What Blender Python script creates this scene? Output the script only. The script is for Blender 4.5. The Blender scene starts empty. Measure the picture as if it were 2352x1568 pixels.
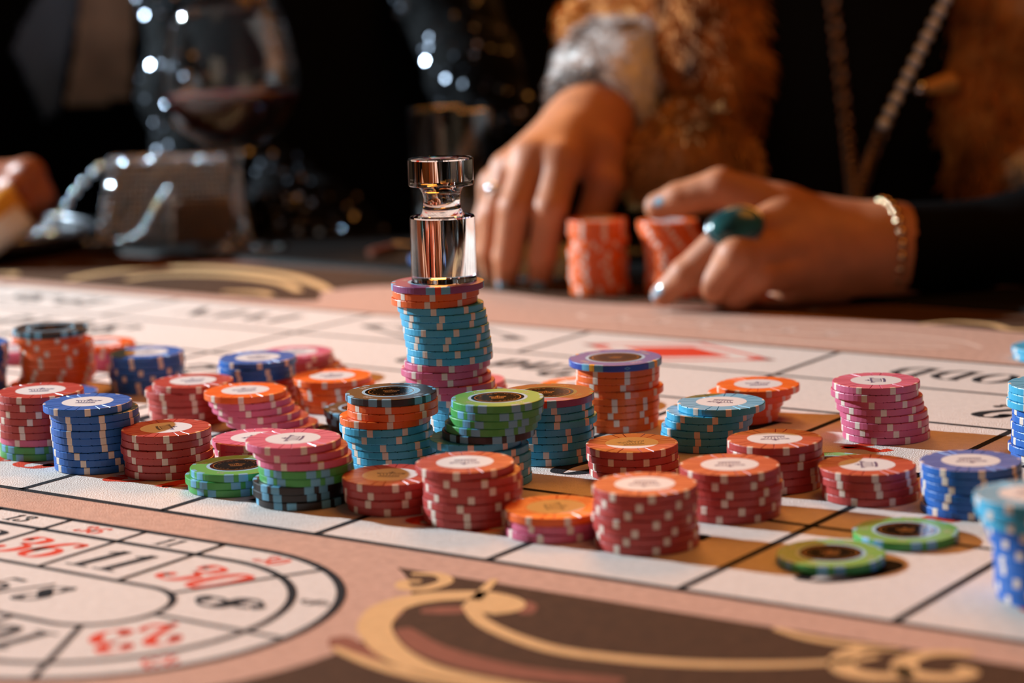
import bpy, math, random
import numpy as np
from mathutils import Vector, Matrix

R_ = random.Random(7)
NR = np.random.default_rng(11)
PI = math.pi
S = bpy.context.scene
COL = S.collection
TZ = 0.76                      # height of the gaming felt above the floor (m)

# ------------------------------------------------------------------ camera
F_PX, PITCH, ROLL, CAM_H = 5189.37, 0.1660, -0.0298, 220.71      # mm above the felt
cp, sp = math.cos(PITCH), math.sin(PITCH)
_f = Vector((0, cp, -sp)); _r0 = Vector((1, 0, 0)); _u0 = _r0.cross(_f)
_r = _r0 * math.cos(ROLL) + _u0 * math.sin(ROLL)
_u = -_r0 * math.sin(ROLL) + _u0 * math.cos(ROLL)
cam = bpy.data.cameras.new('camera'); camo = bpy.data.objects.new('camera', cam); COL.objects.link(camo)
m = Matrix.Identity(4)
for i in range(3):
    m[i][0], m[i][1], m[i][2] = _r[i], _u[i], -_f[i]
m[0][3], m[1][3], m[2][3] = 0, 0, TZ + CAM_H / 1000
camo.matrix_world = m
cam.sensor_width = 36; cam.lens = F_PX / 2352 * 36; cam.clip_start = .02; cam.clip_end = 60
cam.dof.use_dof = True; cam.dof.focus_distance = 1.000; cam.dof.aperture_fstop = 5.9
S.camera = camo

# ------------------------------------------------------------------ world, lights, exposure
w = bpy.data.worlds.new('world'); S.world = w; w.use_nodes = True
w.node_tree.nodes['Background'].inputs[0].default_value = (1.0, .62, .38, 1)
w.node_tree.nodes['Background'].inputs[1].default_value = .02

def lamp(name, kind, loc, target, energy, color, **kw):
    l = bpy.data.lights.new(name, kind); o = bpy.data.objects.new(name, l); COL.objects.link(o)
    o.location = loc
    o.rotation_euler = (Vector(target) - Vector(loc)).to_track_quat('-Z', 'Y').to_euler()
    l.energy = energy; l.color = color
    for k, v in kw.items(): setattr(l, k, v)
    return o
AZ, EL, DK = math.radians(30), math.radians(21), 3.1
kl = (-math.cos(AZ) * math.cos(EL) * DK, .95 + math.sin(AZ) * math.cos(EL) * DK, TZ + math.sin(EL) * DK)
lamp('key_spotlight', 'SPOT', kl, (0, 1.1, TZ), 900, (.735, .90, 1.0), spot_size=math.radians(60), spot_blend=.4, shadow_soft_size=.03)
lamp('ceiling_lamp', 'AREA', (.8, 1.2, TZ + 2.2), (.1, 1.0, TZ), 15, (1.0, .33, .04), size=1.2)
lamp('back_sheen_fill', 'AREA', (.28, 3.3, TZ + 1.75), (.05, .95, TZ), 64, (1.0, .37, .07), size=1.1)  # added warm area light above the people, gives chip tops their sheen
lamp('front_fill', 'AREA', (-1.3, -2.0, TZ + .6), (0, 1.0, TZ), 6, (1.0, .76, .54), size=1.6)  # unseen soft fill added behind the camera to lift shaded chip fronts
S.view_settings.view_transform = 'Standard'; S.view_settings.look = 'None'
S.view_settings.exposure = 0.0; S.view_settings.gamma = 1.0; S.view_settings.use_curve_mapping = False
S.cycles.max_bounces = 12; S.cycles.transmission_bounces = 12; S.cycles.transparent_max_bounces = 12
S.cycles.caustics_reflective = False; S.cycles.caustics_refractive = False
S.cycles.sample_clamp_indirect = 6.0

# ------------------------------------------------------------------ helpers
def lin(c):
    return tuple((x / 255 / 12.92) if x / 255 <= .04045 else ((x / 255 + .055) / 1.055) ** 2.4 for x in c[:3]) + (1,)

def mat(name, rgb, rough=.5, metal=0., spec=.5, var=0., vscale=200., bump=0., bscale=1500., coat=0., sheen=0., sss=0., trans=0., ior=1.45, rgb2=None, ramp=None, emit=None, coat_rough=.1):
    mm = bpy.data.materials.new(name); mm.use_nodes = True
    nt = mm.node_tree; b = nt.nodes['Principled BSDF']
    I = b.inputs
    I['Base Color'].default_value = lin(rgb); I['Roughness'].default_value = rough; I['Metallic'].default_value = metal
    I['Specular IOR Level'].default_value = spec; I['IOR'].default_value = ior
    I['Coat Weight'].default_value = coat; I['Coat Roughness'].default_value = coat_rough
    I['Sheen Weight'].default_value = sheen; I['Transmission Weight'].default_value = trans
    if sss:
        I['Subsurface Weight'].default_value = sss; I['Subsurface Radius'].default_value = (.006, .002, .001); I['Subsurface Scale'].default_value = 1.0
    tc = None
    if var or bump or ramp:
        tc = nt.nodes.new('ShaderNodeTexCoord')
    if var or ramp:
        n = nt.nodes.new('ShaderNodeTexNoise'); n.inputs['Scale'].default_value = vscale; n.inputs['Detail'].default_value = 5
        nt.links.new(tc.outputs['Object'], n.inputs['Vector'])
        cr = nt.nodes.new('ShaderNodeValToRGB')
        if ramp:
            el = cr.color_ramp.elements
            while len(el) < len(ramp): el.new(.5)
            for e, (p, c) in zip(el, ramp): e.position = p; e.color = lin(c)
        else:
            c2 = rgb2 or tuple(x * (1 - var) for x in rgb)
            cr.color_ramp.elements[0].position = .35; cr.color_ramp.elements[1].position = .65
            cr.color_ramp.elements[0].color = lin(c2); cr.color_ramp.elements[1].color = lin(rgb)
        nt.links.new(n.outputs['Fac'], cr.inputs['Fac']); nt.links.new(cr.outputs['Color'], I['Base Color'])
    if bump:
        n2 = nt.nodes.new('ShaderNodeTexNoise'); n2.inputs['Scale'].default_value = bscale; n2.inputs['Detail'].default_value = 3
        nt.links.new(tc.outputs['Object'], n2.inputs['Vector'])
        bp = nt.nodes.new('ShaderNodeBump'); bp.inputs['Strength'].default_value = bump; bp.inputs['Distance'].default_value = .001
        nt.links.new(n2.outputs['Fac'], bp.inputs['Height']); nt.links.new(bp.outputs['Normal'], I['Normal'])
    return mm

def tag(o, label=None, cat=None, group=None, kind=None):
    if label: o['label'] = label
    if cat: o['category'] = cat
    if group: o['group'] = group
    if kind: o['kind'] = kind
    return o

class MB:
    """mesh builder, millimetres"""
    def __init__(s): s.v = []; s.f = []
    def add(s, vs, fs):
        k = len(s.v); s.v += [tuple(p) for p in vs]; s.f += [tuple(i + k for i in f) for f in fs]; return s
    def box(s, c, d, rot=0.):
        x, y, z = c; a, b, h = d[0] / 2, d[1] / 2, d[2] / 2; co, si = math.cos(rot), math.sin(rot)
        vs = [(x + p * a * co - q * b * si, y + p * a * si + q * b * co, z + r * h) for r in (-1, 1) for p, q in ((-1, -1), (1, -1), (1, 1), (-1, 1))]
        return s.add(vs, [(3, 2, 1, 0), (4, 5, 6, 7), (0, 1, 5, 4), (1, 2, 6, 5), (2, 3, 7, 6), (3, 0, 4, 7)])
    def lathe(s, prof, n=48, c=(0, 0, 0), closed=True):
        k = len(s.v)
        for r, z in prof:
            for i in range(n):
                a = 2 * PI * i / n; s.v.append((c[0] + r * math.cos(a), c[1] + r * math.sin(a), c[2] + z))
        for j in range(len(prof) - 1):
            for i in range(n):
                i2 = (i + 1) % n; s.f.append((k + j * n + i, k + j * n + i2, k + (j + 1) * n + i2, k + (j + 1) * n + i))
        return s
    def ico(s, c, r, sub=1, spin=False):
        vs, fs = _ICO[sub]
        if spin:
            q = Matrix.Rotation(R_.uniform(0, 6.28), 3, Vector((R_.gauss(0, 1), R_.gauss(0, 1), R_.gauss(0, 1))).normalized()); vs = [tuple(q @ Vector(p)) for p in vs]
        return s.add([(c[0] + r * x, c[1] + r * y, c[2] + r * z) for x, y, z in vs], fs)
    def tube(s, pts, rad, n=8, cap=True):
        pts = [Vector(p) for p in pts]; k0 = len(s.v); up = Vector((0, 0, 1))
        for i, p in enumerate(pts):
            t = (pts[min(i + 1, len(pts) - 1)] - pts[max(i - 1, 0)]).normalized()
            a = t.cross(up)
            if a.length < 1e-3: a = t.cross(Vector((1, 0, 0)))
            a.normalize(); b = a.cross(t); r = rad[i] if isinstance(rad, (list, tuple)) else rad
            for j in range(n):
                q = p + (a * math.cos(2 * PI * j / n) + b * math.sin(2 * PI * j / n)) * r; s.v.append(tuple(q))
        for i in range(len(pts) - 1):
            for j in range(n):
                j2 = (j + 1) % n; s.f.append((k0 + i * n + j, k0 + i * n + j2, k0 + (i + 1) * n + j2, k0 + (i + 1) * n + j))
        if cap:
            s.f.append(tuple(k0 + j for j in range(n))[::-1]); s.f.append(tuple(k0 + (len(pts) - 1) * n + j for j in range(n)))
        return s
    def torus(s, c, R, r, nx=16, ny=6, M=None):
        k = len(s.v)
        for i in range(nx):
            for j in range(ny):
                a, b = 2 * PI * i / nx, 2 * PI * j / ny
                p = Vector(((R + r * math.cos(b)) * math.cos(a), (R + r * math.cos(b)) * math.sin(a), r * math.sin(b)))
                if M: p = M @ p
                s.v.append((c[0] + p[0], c[1] + p[1], c[2] + p[2]))
        for i in range(nx):
            for j in range(ny):
                s.f.append((k + i * ny + j, k + ((i + 1) % nx) * ny + j, k + ((i + 1) % nx) * ny + (j + 1) % ny, k + i * ny + (j + 1) % ny))
        return s
    def mesh(s, name, smooth=False):
        me = bpy.data.meshes.new(name); me.from_pydata((np.array(s.v, float) * .001).tolist(), [], s.f); me.update()
        if smooth: me.polygons.foreach_set('use_smooth', [True] * len(me.polygons))
        return me
    def build(s, name, material, parent=None, smooth=False, loc=None):
        o = bpy.data.objects.new(name, s.mesh(name, smooth)); COL.objects.link(o); o.data.materials.append(material)
        if parent: o.parent = parent
        if loc: o.location = loc
        return o

def _mkico():
    out = {}
    import bmesh
    for sub in (1, 2, 3):
        bm = bmesh.new(); bmesh.ops.create_icosphere(bm, subdivisions=sub, radius=1)
        bm.verts.ensure_lookup_table(); out[sub] = ([tuple(v.co) for v in bm.verts], [tuple(v.index for v in f.verts) for f in bm.faces]); bm.free()
    return out
_ICO = _mkico()

def empty(name, loc_mm=(0, 0, 0)):
    o = bpy.data.objects.new(name, None); COL.objects.link(o); o.empty_display_size = .02
    o.location = (loc_mm[0] / 1000, loc_mm[1] / 1000, TZ + loc_mm[2] / 1000); return o

# table-layout frame: u along the number rows, v away from the dealer side (mm)
ROT, U0, V0 = -0.6085, -729.155, 667.8
CR, SR = math.cos(ROT), math.sin(ROT)
def W(u, v, z=0.):
    U, V = u + U0, v + V0
    return (CR * U - SR * V, SR * U + CR * V, z)
def at(px, py, Y):
    """world point (mm, felt = 0) seen at a photo pixel at forward distance Y"""
    d = _f + _r * ((px - 1176) / F_PX) - _u * ((py - 784) / F_PX)
    k = Y / d[1]; return Vector((d[0] * k, Y, CAM_H + d[2] * k))

# ---- 2-D strokes
def catmull(P, n=8, closed=False):
    P = [np.array(p, float) for p in P]; out = []; N = len(P)
    rng = range(N if closed else N - 1)
    for i in rng:
        if closed: a, b, c, d = P[(i - 1) % N], P[i], P[(i + 1) % N], P[(i + 2) % N]
        else: a, b, c, d = P[max(i - 1, 0)], P[i], P[i + 1], P[min(i + 2, N - 1)]
        for k in range(n):
            t = k / n
            out.append(.5 * ((2 * b) + (-a + c) * t + (2 * a - 5 * b + 4 * c - d) * t * t + (-a + 3 * b - 3 * c + d) * t ** 3))
    if not closed: out.append(P[-1])
    return [tuple(p) for p in out]
class Flat:
    def __init__(s): s.v = []; s.f = []
    def ribbon(s, pts, wf, closed=False):
        n = len(pts); k = len(s.v); P = np.array(pts, float)
        for i in range(n):
            if closed: t = P[(i + 1) % n] - P[i - 1]
            else: t = P[min(i + 1, n - 1)] - P[max(i - 1, 0)]
            L = math.hypot(*t) or 1; t = t / L
            w_ = (wf(i / (n - 1), t) if callable(wf) else wf) / 2
            s.v += [(P[i][0] - t[1] * w_, P[i][1] + t[0] * w_), (P[i][0] + t[1] * w_, P[i][1] - t[0] * w_)]
        for i in range(n if closed else n - 1):
            j = (i + 1) % n; s.f.append((k + 2 * i + 1, k + 2 * j + 1, k + 2 * j, k + 2 * i))
        return s
    def disc(s, c, r, n=16, ry=None, rot=0):
        k = len(s.v); ry = ry or r
        for i in range(n):
            a = 2 * PI * i / n; x, y = r * math.cos(a), ry * math.sin(a)
            s.v.append((c[0] + x * math.cos(rot) - y * math.sin(rot), c[1] + x * math.sin(rot) + y * math.cos(rot)))
        s.f.append(tuple(range(k, k + n))); return s
    def poly(s, pts):
        k = len(s.v); s.v += [tuple(p) for p in pts]; s.f.append(tuple(range(k, k + len(pts)))); return s
    def place(s, dx, dy, rot=0, sc=1., shear=0.):
        g = Flat(); c, sn = math.cos(rot), math.sin(rot)
        for x, y in s.v:
            x, y = (x + shear * y) * sc, y * sc; g.v.append((dx + x * c - y * sn, dy + x * sn + y * c))
        g.f = list(s.f); return g
    def join(s, o):
        k = len(s.v); s.v += o.v; s.f += [tuple(i + k for i in f) for f in o.f]; return s
    def on_felt(s, name, material, z, parent):
        me = bpy.data.meshes.new(name); vs = []
        for u, v in s.v:
            x, y, _ = W(u, v); vs.append((x / 1000, y / 1000, z / 1000))
        me.from_pydata(vs, [], s.f); me.update()
        o = bpy.data.objects.new(name, me); COL.objects.link(o); me.materials.append(material); o.parent = parent
        return o
    def mesh(s, name, z):
        me = bpy.data.meshes.new(name); me.from_pydata([(x / 1000, y / 1000, z / 1000) for x, y in s.v], [], s.f); me.update(); return me

# ---- fat-face glyphs (height 1)
def arc(cx, cy, rx, ry, a0, a1, n=18):
    return [(cx + rx * math.cos(math.radians(a0 + (a1 - a0) * i / n)), cy + ry * math.sin(math.radians(a0 + (a1 - a0) * i / n))) for i in range(n + 1)]
def nib(thick=.2, thin=.045):
    return lambda t, d: thin + (thick - thin) * abs(d[1]) ** 1.4
def glyph(ch):
    g = Flat(); N = nib(); wd = .62
    if ch in '0O':
        wd = .62 if ch == '0' else .8; g.ribbon(arc(wd / 2, .5, wd / 2 - .1, .47, 0, 350, 36)[:-1] + [], N, closed=True)
    elif ch == '1':
        wd = .5; g.ribbon([(.27, .02), (.27, .98)], .19).ribbon([(.27, .95), (.06, .8)], .06).ribbon([(.05, .025), (.5, .025)], .05)
    elif ch == '2':
        g.ribbon(catmull([(.13, .74), (.2, .93), (.36, .97), (.5, .86), (.48, .66), (.3, .4), (.08, .12)]), N).disc((.15, .74), .1)
        g.ribbon(catmull([(.06, .1), (.2, .15), (.38, .06), (.56, .12)]), .12).disc((.55, .2), .07)
    elif ch == '3':
        g.ribbon(catmull([(.12, .78), (.18, .94), (.32, .97), (.47, .88), (.45, .68), (.25, .55)]), N)
        g.ribbon(catmull([(.25, .55), (.48, .47), (.52, .25), (.4, .06), (.22, .03), (.1, .12), (.09, .24)]), N).disc((.14, .77), .09).disc((.13, .25), .1)
    elif ch == '4':
        g.ribbon([(.42, 0), (.42, 1)], .18).ribbon([(.4, .97), (.04, .3)], .05).ribbon([(.02, .3), (.6, .3)], .05)
    elif ch == '5':
        g.ribbon([(.14, .95), (.5, .93)], .12).ribbon([(.14, .97), (.12, .55)], .05)
        g.ribbon(catmull([(.12, .52), (.3, .62), (.5, .5), (.52, .25), (.36, .04), (.18, .04), (.1, .2)]), N).disc((.14, .22), .09)
    elif ch == '6':
        g.ribbon(arc(.31, .3, .22, .28, 0, 350, 30)[:-1], N, closed=True)
        g.ribbon(catmull([(.1, .32), (.13, .65), (.28, .9), (.44, .97), (.56, .86)]), N).disc((.53, .82), .085)
    elif ch == '7':
        g.ribbon(catmull([(.05, .8), (.12, .94), (.3, .88), (.55, .96)]), .13).ribbon(catmull([(.55, .94), (.35, .5), (.28, .02)]), N)
    elif ch == '8':
        g.ribbon(catmull([(.48, .84), (.4, .96), (.26, .96), (.14, .84), (.17, .66), (.32, .52), (.48, .36), (.5, .18), (.38, .04), (.22, .04), (.1, .16), (.14, .34), (.32, .5), (.47, .66)], 6, closed=True), lambda t, d: .05 + .2 * max(0, -d[0] * d[1] * 1.6 + .1) + .05 * abs(d[1]))
    elif ch == '9':
        g = glyph('6')[0].place(.62, 1.0, PI)
    elif ch == '/': g.ribbon([(.0, -.05), (.45, 1.05)], .1); wd = .45
    elif ch == '-': g.ribbon([(.03, .42), (.3, .42)], .09); wd = .36
    elif ch == ' ': wd = .3
    elif ch == 'D':
        wd = .8; g.ribbon([(.2, 0), (.2, 1)], .19).ribbon(catmull([(.05, .975), (.4, .97), (.66, .75), (.68, .5), (.66, .25), (.4, .03), (.05, .025)]), N)
    elif ch == 'E':
        wd = .66; g.ribbon([(.18, 0), (.18, 1)], .19)
        for y in (.025, .5, .975): g.ribbon([(.05, y), (.58, y)], .05)
        g.ribbon([(.57, .05), (.57, .25)], .05).ribbon([(.57, .75), (.57, .96)], .05)
    elif ch == 'V':
        wd = .74; g.ribbon([(.1, .98), (.38, .02)], .18).ribbon([(.66, .98), (.38, .02)], .05)
    elif ch == 'N':
        wd = .8; g.ribbon([(.12, 0), (.12, 1)], .05).ribbon([(.68, 0), (.68, 1)], .05).ribbon([(.12, .98), (.66, .03)], .19)
    elif ch == 's':
        wd = .45; g.ribbon(catmull([(.38, .5), (.22, .6), (.1, .48), (.22, .33), (.36, .2), (.22, .02), (.05, .12)]), .1)
    elif ch == 't': wd = .4; g.ribbon([(.18, .03), (.18, .85)], .14).ribbon([(.03, .6), (.36, .6)], .06)
    elif ch == 'n': wd = .55; g.ribbon([(.12, 0), (.12, .62)], .14).ribbon(catmull([(.14, .5), (.3, .61), (.42, .48), (.42, 0)]), N)
    elif ch == 'd': wd = .58; g.ribbon([(.44, 0), (.44, 1)], .14).ribbon(arc(.27, .3, .17, .28, 0, 350, 24)[:-1], N, closed=True)
    elif ch == 'r': wd = .45; g.ribbon([(.12, 0), (.12, .62)], .14).ribbon(catmull([(.14, .45), (.26, .6), (.38, .55)]), .08)
    return g, wd + .06
def text(s, h, u, v, rot=0, shear=0.):
    g = Flat(); x = 0.
    for ch in s:
        gl, wd = glyph(ch); g.join(gl.place(x, 0)); x += wd
    g2 = g.place(-x / 2, -.5)
    return g2.place(u, v, rot, h, shear)

# ------------------------------------------------------------------ materials
FELT = dict(rough=.95, spec=.15, sheen=.0, bump=.6, bscale=1300.)
M = {}
M['felt_rose'] = mat('felt_rose', (206, 163, 143), var=.07, vscale=220, **FELT)
M['felt_cream'] = mat('felt_cream', (225, 212, 204), var=.04, vscale=260, **FELT)
M['felt_brown'] = mat('felt_brown', (84, 56, 36), var=.12, vscale=180, **FELT)
M['felt_gold'] = mat('felt_gold', (226, 180, 126), var=.05, vscale=200, **FELT)
M['felt_rust'] = mat('felt_rust', (150, 92, 72), var=.08, vscale=200, **FELT)
M['felt_black'] = mat('felt_black', (38, 36, 40), var=.25, vscale=900, **FELT)
M['felt_red'] = mat('felt_red', (222, 66, 34), var=.06, vscale=300, **FELT)
M['felt_pale'] = mat('felt_pale', (228, 194, 178), var=.04, vscale=260, **FELT)
M['rail'] = mat('rail_wood', (11, 7, 6), rough=.5, spec=.25, var=.4, vscale=30)
M['wood'] = mat('pedestal_wood', (58, 32, 20), rough=.4, var=.35, vscale=14)
CH = dict(rough=.38, spec=.6, bump=.05, bscale=2500.)
CHIP = {'red': (180, 60, 55), 'pink': (206, 94, 126), 'orange': (234, 98, 26), 'cyan': (62, 166, 204), 'blue': (30, 98, 180),
        'green': (66, 156, 74), 'black': (30, 27, 28), 'purple': (138, 62, 112), 'navy': (34, 70, 158)}
for k, c in CHIP.items(): M[k] = mat('chip_' + k, c, **CH)
M['spot'] = mat('chip_spot_cream', (228, 208, 192), **CH)
M['spotblue'] = mat('chip_spot_blue', (104, 170, 202), **CH)
M['spotred'] = mat('chip_spot_red', (222, 60, 36), **CH)
M['spotgold'] = mat('chip_spot_gold', (238, 160, 28), **CH)
M['label'] = mat('label_white', (230, 227, 228), rough=.3, spec=.5)
M['labelblack'] = mat('label_black', (14, 11, 10), rough=.16, spec=.6, coat=.6)
M['ringblue'] = mat('label_ring', (140, 188, 214), rough=.35)
M['ink'] = mat('crown_ink', (46, 54, 112), rough=.4)
M['foil'] = mat('gold_foil', (140, 90, 28), rough=.35, metal=.5)
M['silverink'] = mat('silver_ink', (170, 172, 178), rough=.35, metal=.3)
M['acrylic'] = mat('acrylic', (255, 255, 255), rough=.0, trans=1., ior=1.49)
M['glass'] = mat('glass', (255, 255, 255), rough=.035, trans=1., ior=1.46)
M['wine'] = mat('wine', (140, 13, 14), rough=.3, spec=.1)
M['skin'] = mat('skin', (196, 126, 88), rough=.55, sss=.25, var=.08, vscale=60, bump=.12, bscale=700)
M['skin2'] = mat('skin_left_hand', (160, 90, 58), rough=.45, sss=.25, var=.08, vscale=60)
M['nail'] = mat('nail_polish', (150, 186, 206), rough=.12, spec=.7, coat=.7)
M['dress'] = mat('black_dress', (8, 8, 10), rough=.55, spec=.08, bump=.9, bscale=14, sheen=.1)
M['sleeve'] = mat('black_sleeve', (4, 4, 5), rough=.8, spec=.08, bump=.3, bscale=60)
M['suit'] = mat('dark_suit', (7, 7, 9), rough=.8, spec=.08)
M['lapel'] = mat('satin_lapel', (104, 126, 158), rough=.5, var=.2, vscale=12)
M['shirt'] = mat('taupe_shirt', (236, 206, 186), rough=.8, var=.2, vscale=22)
M['blackcloth'] = mat('black_cloth', (7, 7, 8), rough=.85, spec=.08)
M['sequin'] = mat('sequins', (128, 134, 146), rough=.24, metal=1.)
M['rhine'] = mat('rhinestone', (220, 226, 232), rough=.2, metal=1.)
M['crystal'] = mat('crystal', (226, 232, 240), rough=.15, metal=.15, coat=.6)
M['baglining'] = mat('bag_body', (84, 86, 92), rough=.4, metal=.8)
M['silver'] = mat('silver', (200, 200, 204), rough=.22, metal=1.)
M['gold'] = mat('gold_metal', (224, 190, 150), rough=.18, metal=1.)
M['chain'] = mat('chain_metal', (150, 122, 104), rough=.3, metal=1.)
M['turq'] = mat('turquoise', (44, 96, 96), rough=.22, rgb2=(22, 56, 62), var=.4, vscale=90, coat=.5)
M['ginger'] = mat('fur_ginger', (190, 122, 52), rough=.85, vscale=19, ramp=[(.3, (70, 36, 14)), (.45, (176, 104, 40)), (.6, (218, 150, 76)), (.76, (236, 200, 158))])
M['sand'] = mat('fur_sand', (200, 146, 84), rough=.85, vscale=14, ramp=[(.3, (160, 104, 48)), (.5, (230, 170, 96)), (.75, (240, 208, 168))])
M['white'] = mat('fur_white', (236, 230, 226), rough=.85, vscale=17, ramp=[(.28, (26, 20, 20)), (.36, (150, 136, 128)), (.42, (240, 236, 234)), (.9, (246, 242, 240))])
M['amber'] = mat('amber_wrap', (206, 140, 44), rough=.35)
M['paper'] = mat('paper_white', (222, 214, 204), rough=.7)
M['tray'] = mat('tray_lacquer', (26, 16, 12), rough=.3)
M['trayrim'] = mat('tray_rim', (170, 174, 182), rough=.25, metal=1.)
M['carpet'] = mat('carpet', (26, 16, 14), rough=.95, var=.3, vscale=6)
M['wall'] = mat('wall_panel', (14, 10, 9), rough=.8, var=.2, vscale=2)

# ------------------------------------------------------------------ the room
def struct(o): o['kind'] = 'structure'; return o
fl = MB().box((0, 2000, -20), (9000, 9000, 40)).build('floor', M['carpet']); struct(fl)
wb = MB().box((0, 5600, 1500), (9000, 80, 3000)).build('wall_back', M['wall']); struct(wb)
bb = MB().box((0, 5545, 60), (9000, 24, 120)).build('baseboard_back', M['wood']); struct(bb)

# ------------------------------------------------------------------ the gaming table
table = empty('roulette_table')
tag(table, 'large roulette table covered with rose and cream printed felt', 'table')
def uvbox(u0, u1, v0, v1, z0, z1, name, m_, parent, bev=0):
    b = MB(); P = [W(u0, v0), W(u1, v0), W(u1, v1), W(u0, v1)]
    vs = [(p[0], p[1], z0) for p in P] + [(p[0], p[1], z1) for p in P]
    o = b.add(vs, [(3, 2, 1, 0), (4, 5, 6, 7), (0, 1, 5, 4), (1, 2, 6, 5), (2, 3, 7, 6), (3, 0, 4, 7)]).build(name, m_, parent)
    if bev:
        mo = o.modifiers.new('bevel', 'BEVEL'); mo.width = bev / 1000; mo.segments = 3
    return o
felt = uvbox(-1100, 900, -420, 628, -12, 0, 'felt', M['felt_rose'], table)
uvbox(-1100, 900, -420, 628, -70, -12.2, 'table_board', M['wood'], table)
uvbox(-1100, 900, 628.5, 790, -70, 4, 'drinks_rail', M['rail'], table, 6)
uvbox(-1100, 900, -520, -420.5, -70, 4, 'dealer_rail', M['rail'], table, 6)
for uu in (-750, 550):
    c = W(uu, 120)
    uvbox(uu - 170, uu + 170, -150, 400, -700, -70.2, 'pedestal', M['wood'], table, 5)
    uvbox(uu - 210, uu + 210, -190, 440, -759, -700.2, 'plinth', M['wood'], table, 8)
Z1, Z2, Z3 = .05, .10, .15

# printed fields
BX = 83.09; ROWS = [0, 103, 204.5, 306, 383.5, 462]
Flat().poly([(-700, 0), (498.5, 0), (498.5, 462), (-700, 462)]).on_felt('printed_cream_field', M['felt_cream'], Z1, felt)
CU, CV = 162., -114.5
def cap(r, a0, a1, n=32): return [(CU + r * math.cos(math.radians(a0 + (a1 - a0) * i / n)), CV + r * math.sin(math.radians(a0 + (a1 - a0) * i / n))) for i in range(n + 1)]
Flat().poly([(-700, CV + 85.5)] + cap(85.5, 90, -90) + [(-700, CV - 85.5)][::1]).on_felt('printed_racetrack_field', M['felt_cream'], Z1, felt)
Flat().poly(cap(110.5, 55, -90) + [(-900, CV - 110.5), (-900, -419), (700, -419), (700, -24)]).on_felt('printed_brown_field', M['felt_brown'], Z1, felt)
farb = catmull([(-275, 483), (-240, 494), (-262, 530), (-238, 570), (-165, 580), (-80, 564), (0, 568), (130, 571), (235, 563)], 6)
Flat().poly([(-1090, 487)] + farb + [(880, 563), (880, 627), (-1090, 627)]).on_felt('printed_brown_border', M['felt_brown'], Z1, felt)
# line work
ln = Flat(); LW = 3.6
for v in ROWS: ln.ribbon([(-700, v), (498.5, v)], LW if v in (0, 462) else 3.2)
for k in range(-7, 7):
    ln.ribbon([(k * BX, 0), (k * BX, 306)], LW)
for u in (-498, -166, 166, 498): ln.ribbon([(u, 306), (u, 383.5)], 3.4)
for k in range(-6, 8, 2): ln.ribbon([(k * BX, 383.5), (k * BX, 462)], 3.4)
ln.on_felt('printed_grid_lines', M['felt_black'], Z3, felt)
rt = Flat()
for r, w_ in ((25.5, 3.0), (68, 3.4), (85.5, 3.6)):
    rt.ribbon([(-700, CV + r)] + cap(r, 90, -90) + [(-700, CV - r)], w_)
for k in range(-14, 4):
    u = 19.5 + 41.8 * k
    if u < 150:
        rt.ribbon([(u, CV + 25.5), (u, CV + 85.5)], 2.6); rt.ribbon([(u, CV - 25.5), (u, CV - 85.5)], 2.6)
rt.ribbon([(145, CV + 25.5), (145, CV + 85.5)], 2.6)
for a in (61, 0, -60):
    c_, s_ = math.cos(math.radians(a)), math.sin(math.radians(a))
    rt.ribbon([(CU + 25.5 * c_, CV + 25.5 * s_), (CU + 85.5 * c_, CV + 85.5 * s_)], 2.6)
rt.on_felt('printed_racetrack_lines', M['felt_black'], Z3, felt)
# racetrack numbers
REDS = {1, 3, 5, 7, 9, 12, 14, 16, 18, 19, 21, 23, 25, 27, 30, 32, 34, 36}
def num(s, h, u, v, rot, shear=.18, red=None):
    isred = (s.isdigit() and int(s) in REDS) if red is None else red
    text(s, h, u, v, rot, shear).on_felt('printed_number', M['felt_red' if isred else 'felt_black'], Z3 if not isred else Z2, felt)
def rad(a, r): return CU + r * math.cos(math.radians(a)), CV + r * math.sin(math.radians(a))
for s, u in (('27', -2), ('13', 40), ('36', 81.5), ('11', 124)):
    num(s, 25, u, CV + 46.5, 0); num(s, 10, u, CV + 77, 0)
for s, a in (('30', 78), ('8', 30), ('23', -31)):
    p = rad(a, 46.5); num(s, 25, p[0], p[1], math.radians(a - 90)); p = rad(a, 77); num(s, 10, p[0], p[1], math.radians(a - 90))
for s, u in (('10', 160), ('5', 116), ('24', 74), ('16', 32)):
    num(s, 25, u, CV - 46.5, PI); num(s, 10, u, CV - 77, PI)
num('5/8', 20, 122, CV, 0, red=False)
# number grid, read from the far side
GRID = {(5, 0): '3', (4, 0): '6', (3, 0): '9', (2, 0): '12', (1, 0): '15', (0, 0): '18', (-1, 0): '21', (-2, 0): '24', (-3, 0): '27',
        (5, 1): '2', (4, 1): '5', (3, 1): '8', (2, 1): '10', (1, 1): '14', (0, 1): '17', (-1, 1): '20', (-2, 1): '23', (-3, 1): '26', (-4, 1): '29',
        (5, 2): '1', (4, 2): '4', (3, 2): '7', (2, 2): '10', (1, 2): '13', (0, 2): '16', (-1, 2): '19', (-2, 2): '22', (-3, 2): '25', (-4, 2): '28', (-5, 2): '31'}
for (k, r), s in GRID.items():
    num(s, 40, (k + .5) * BX, (ROWS[r] + ROWS[r + 1]) / 2, PI, red=(False if s in ('9',) else None))
num('ODD', 27, 251, 423, PI, .12, red=False); num('EVEN', 30, -249, 423, PI, .12, red=False)
num('1-18', 30, 415, 423, PI, .12, red=False); num('19-36', 30, -415, 423, PI, .12, red=False)
num('1st 12', 34, 352, 345, PI, .12, red=False); num('2nd 12', 34, 10, 345, PI, .12, red=False); num('3rd 12', 34, -330, 345, PI, .12, red=False)
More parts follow.
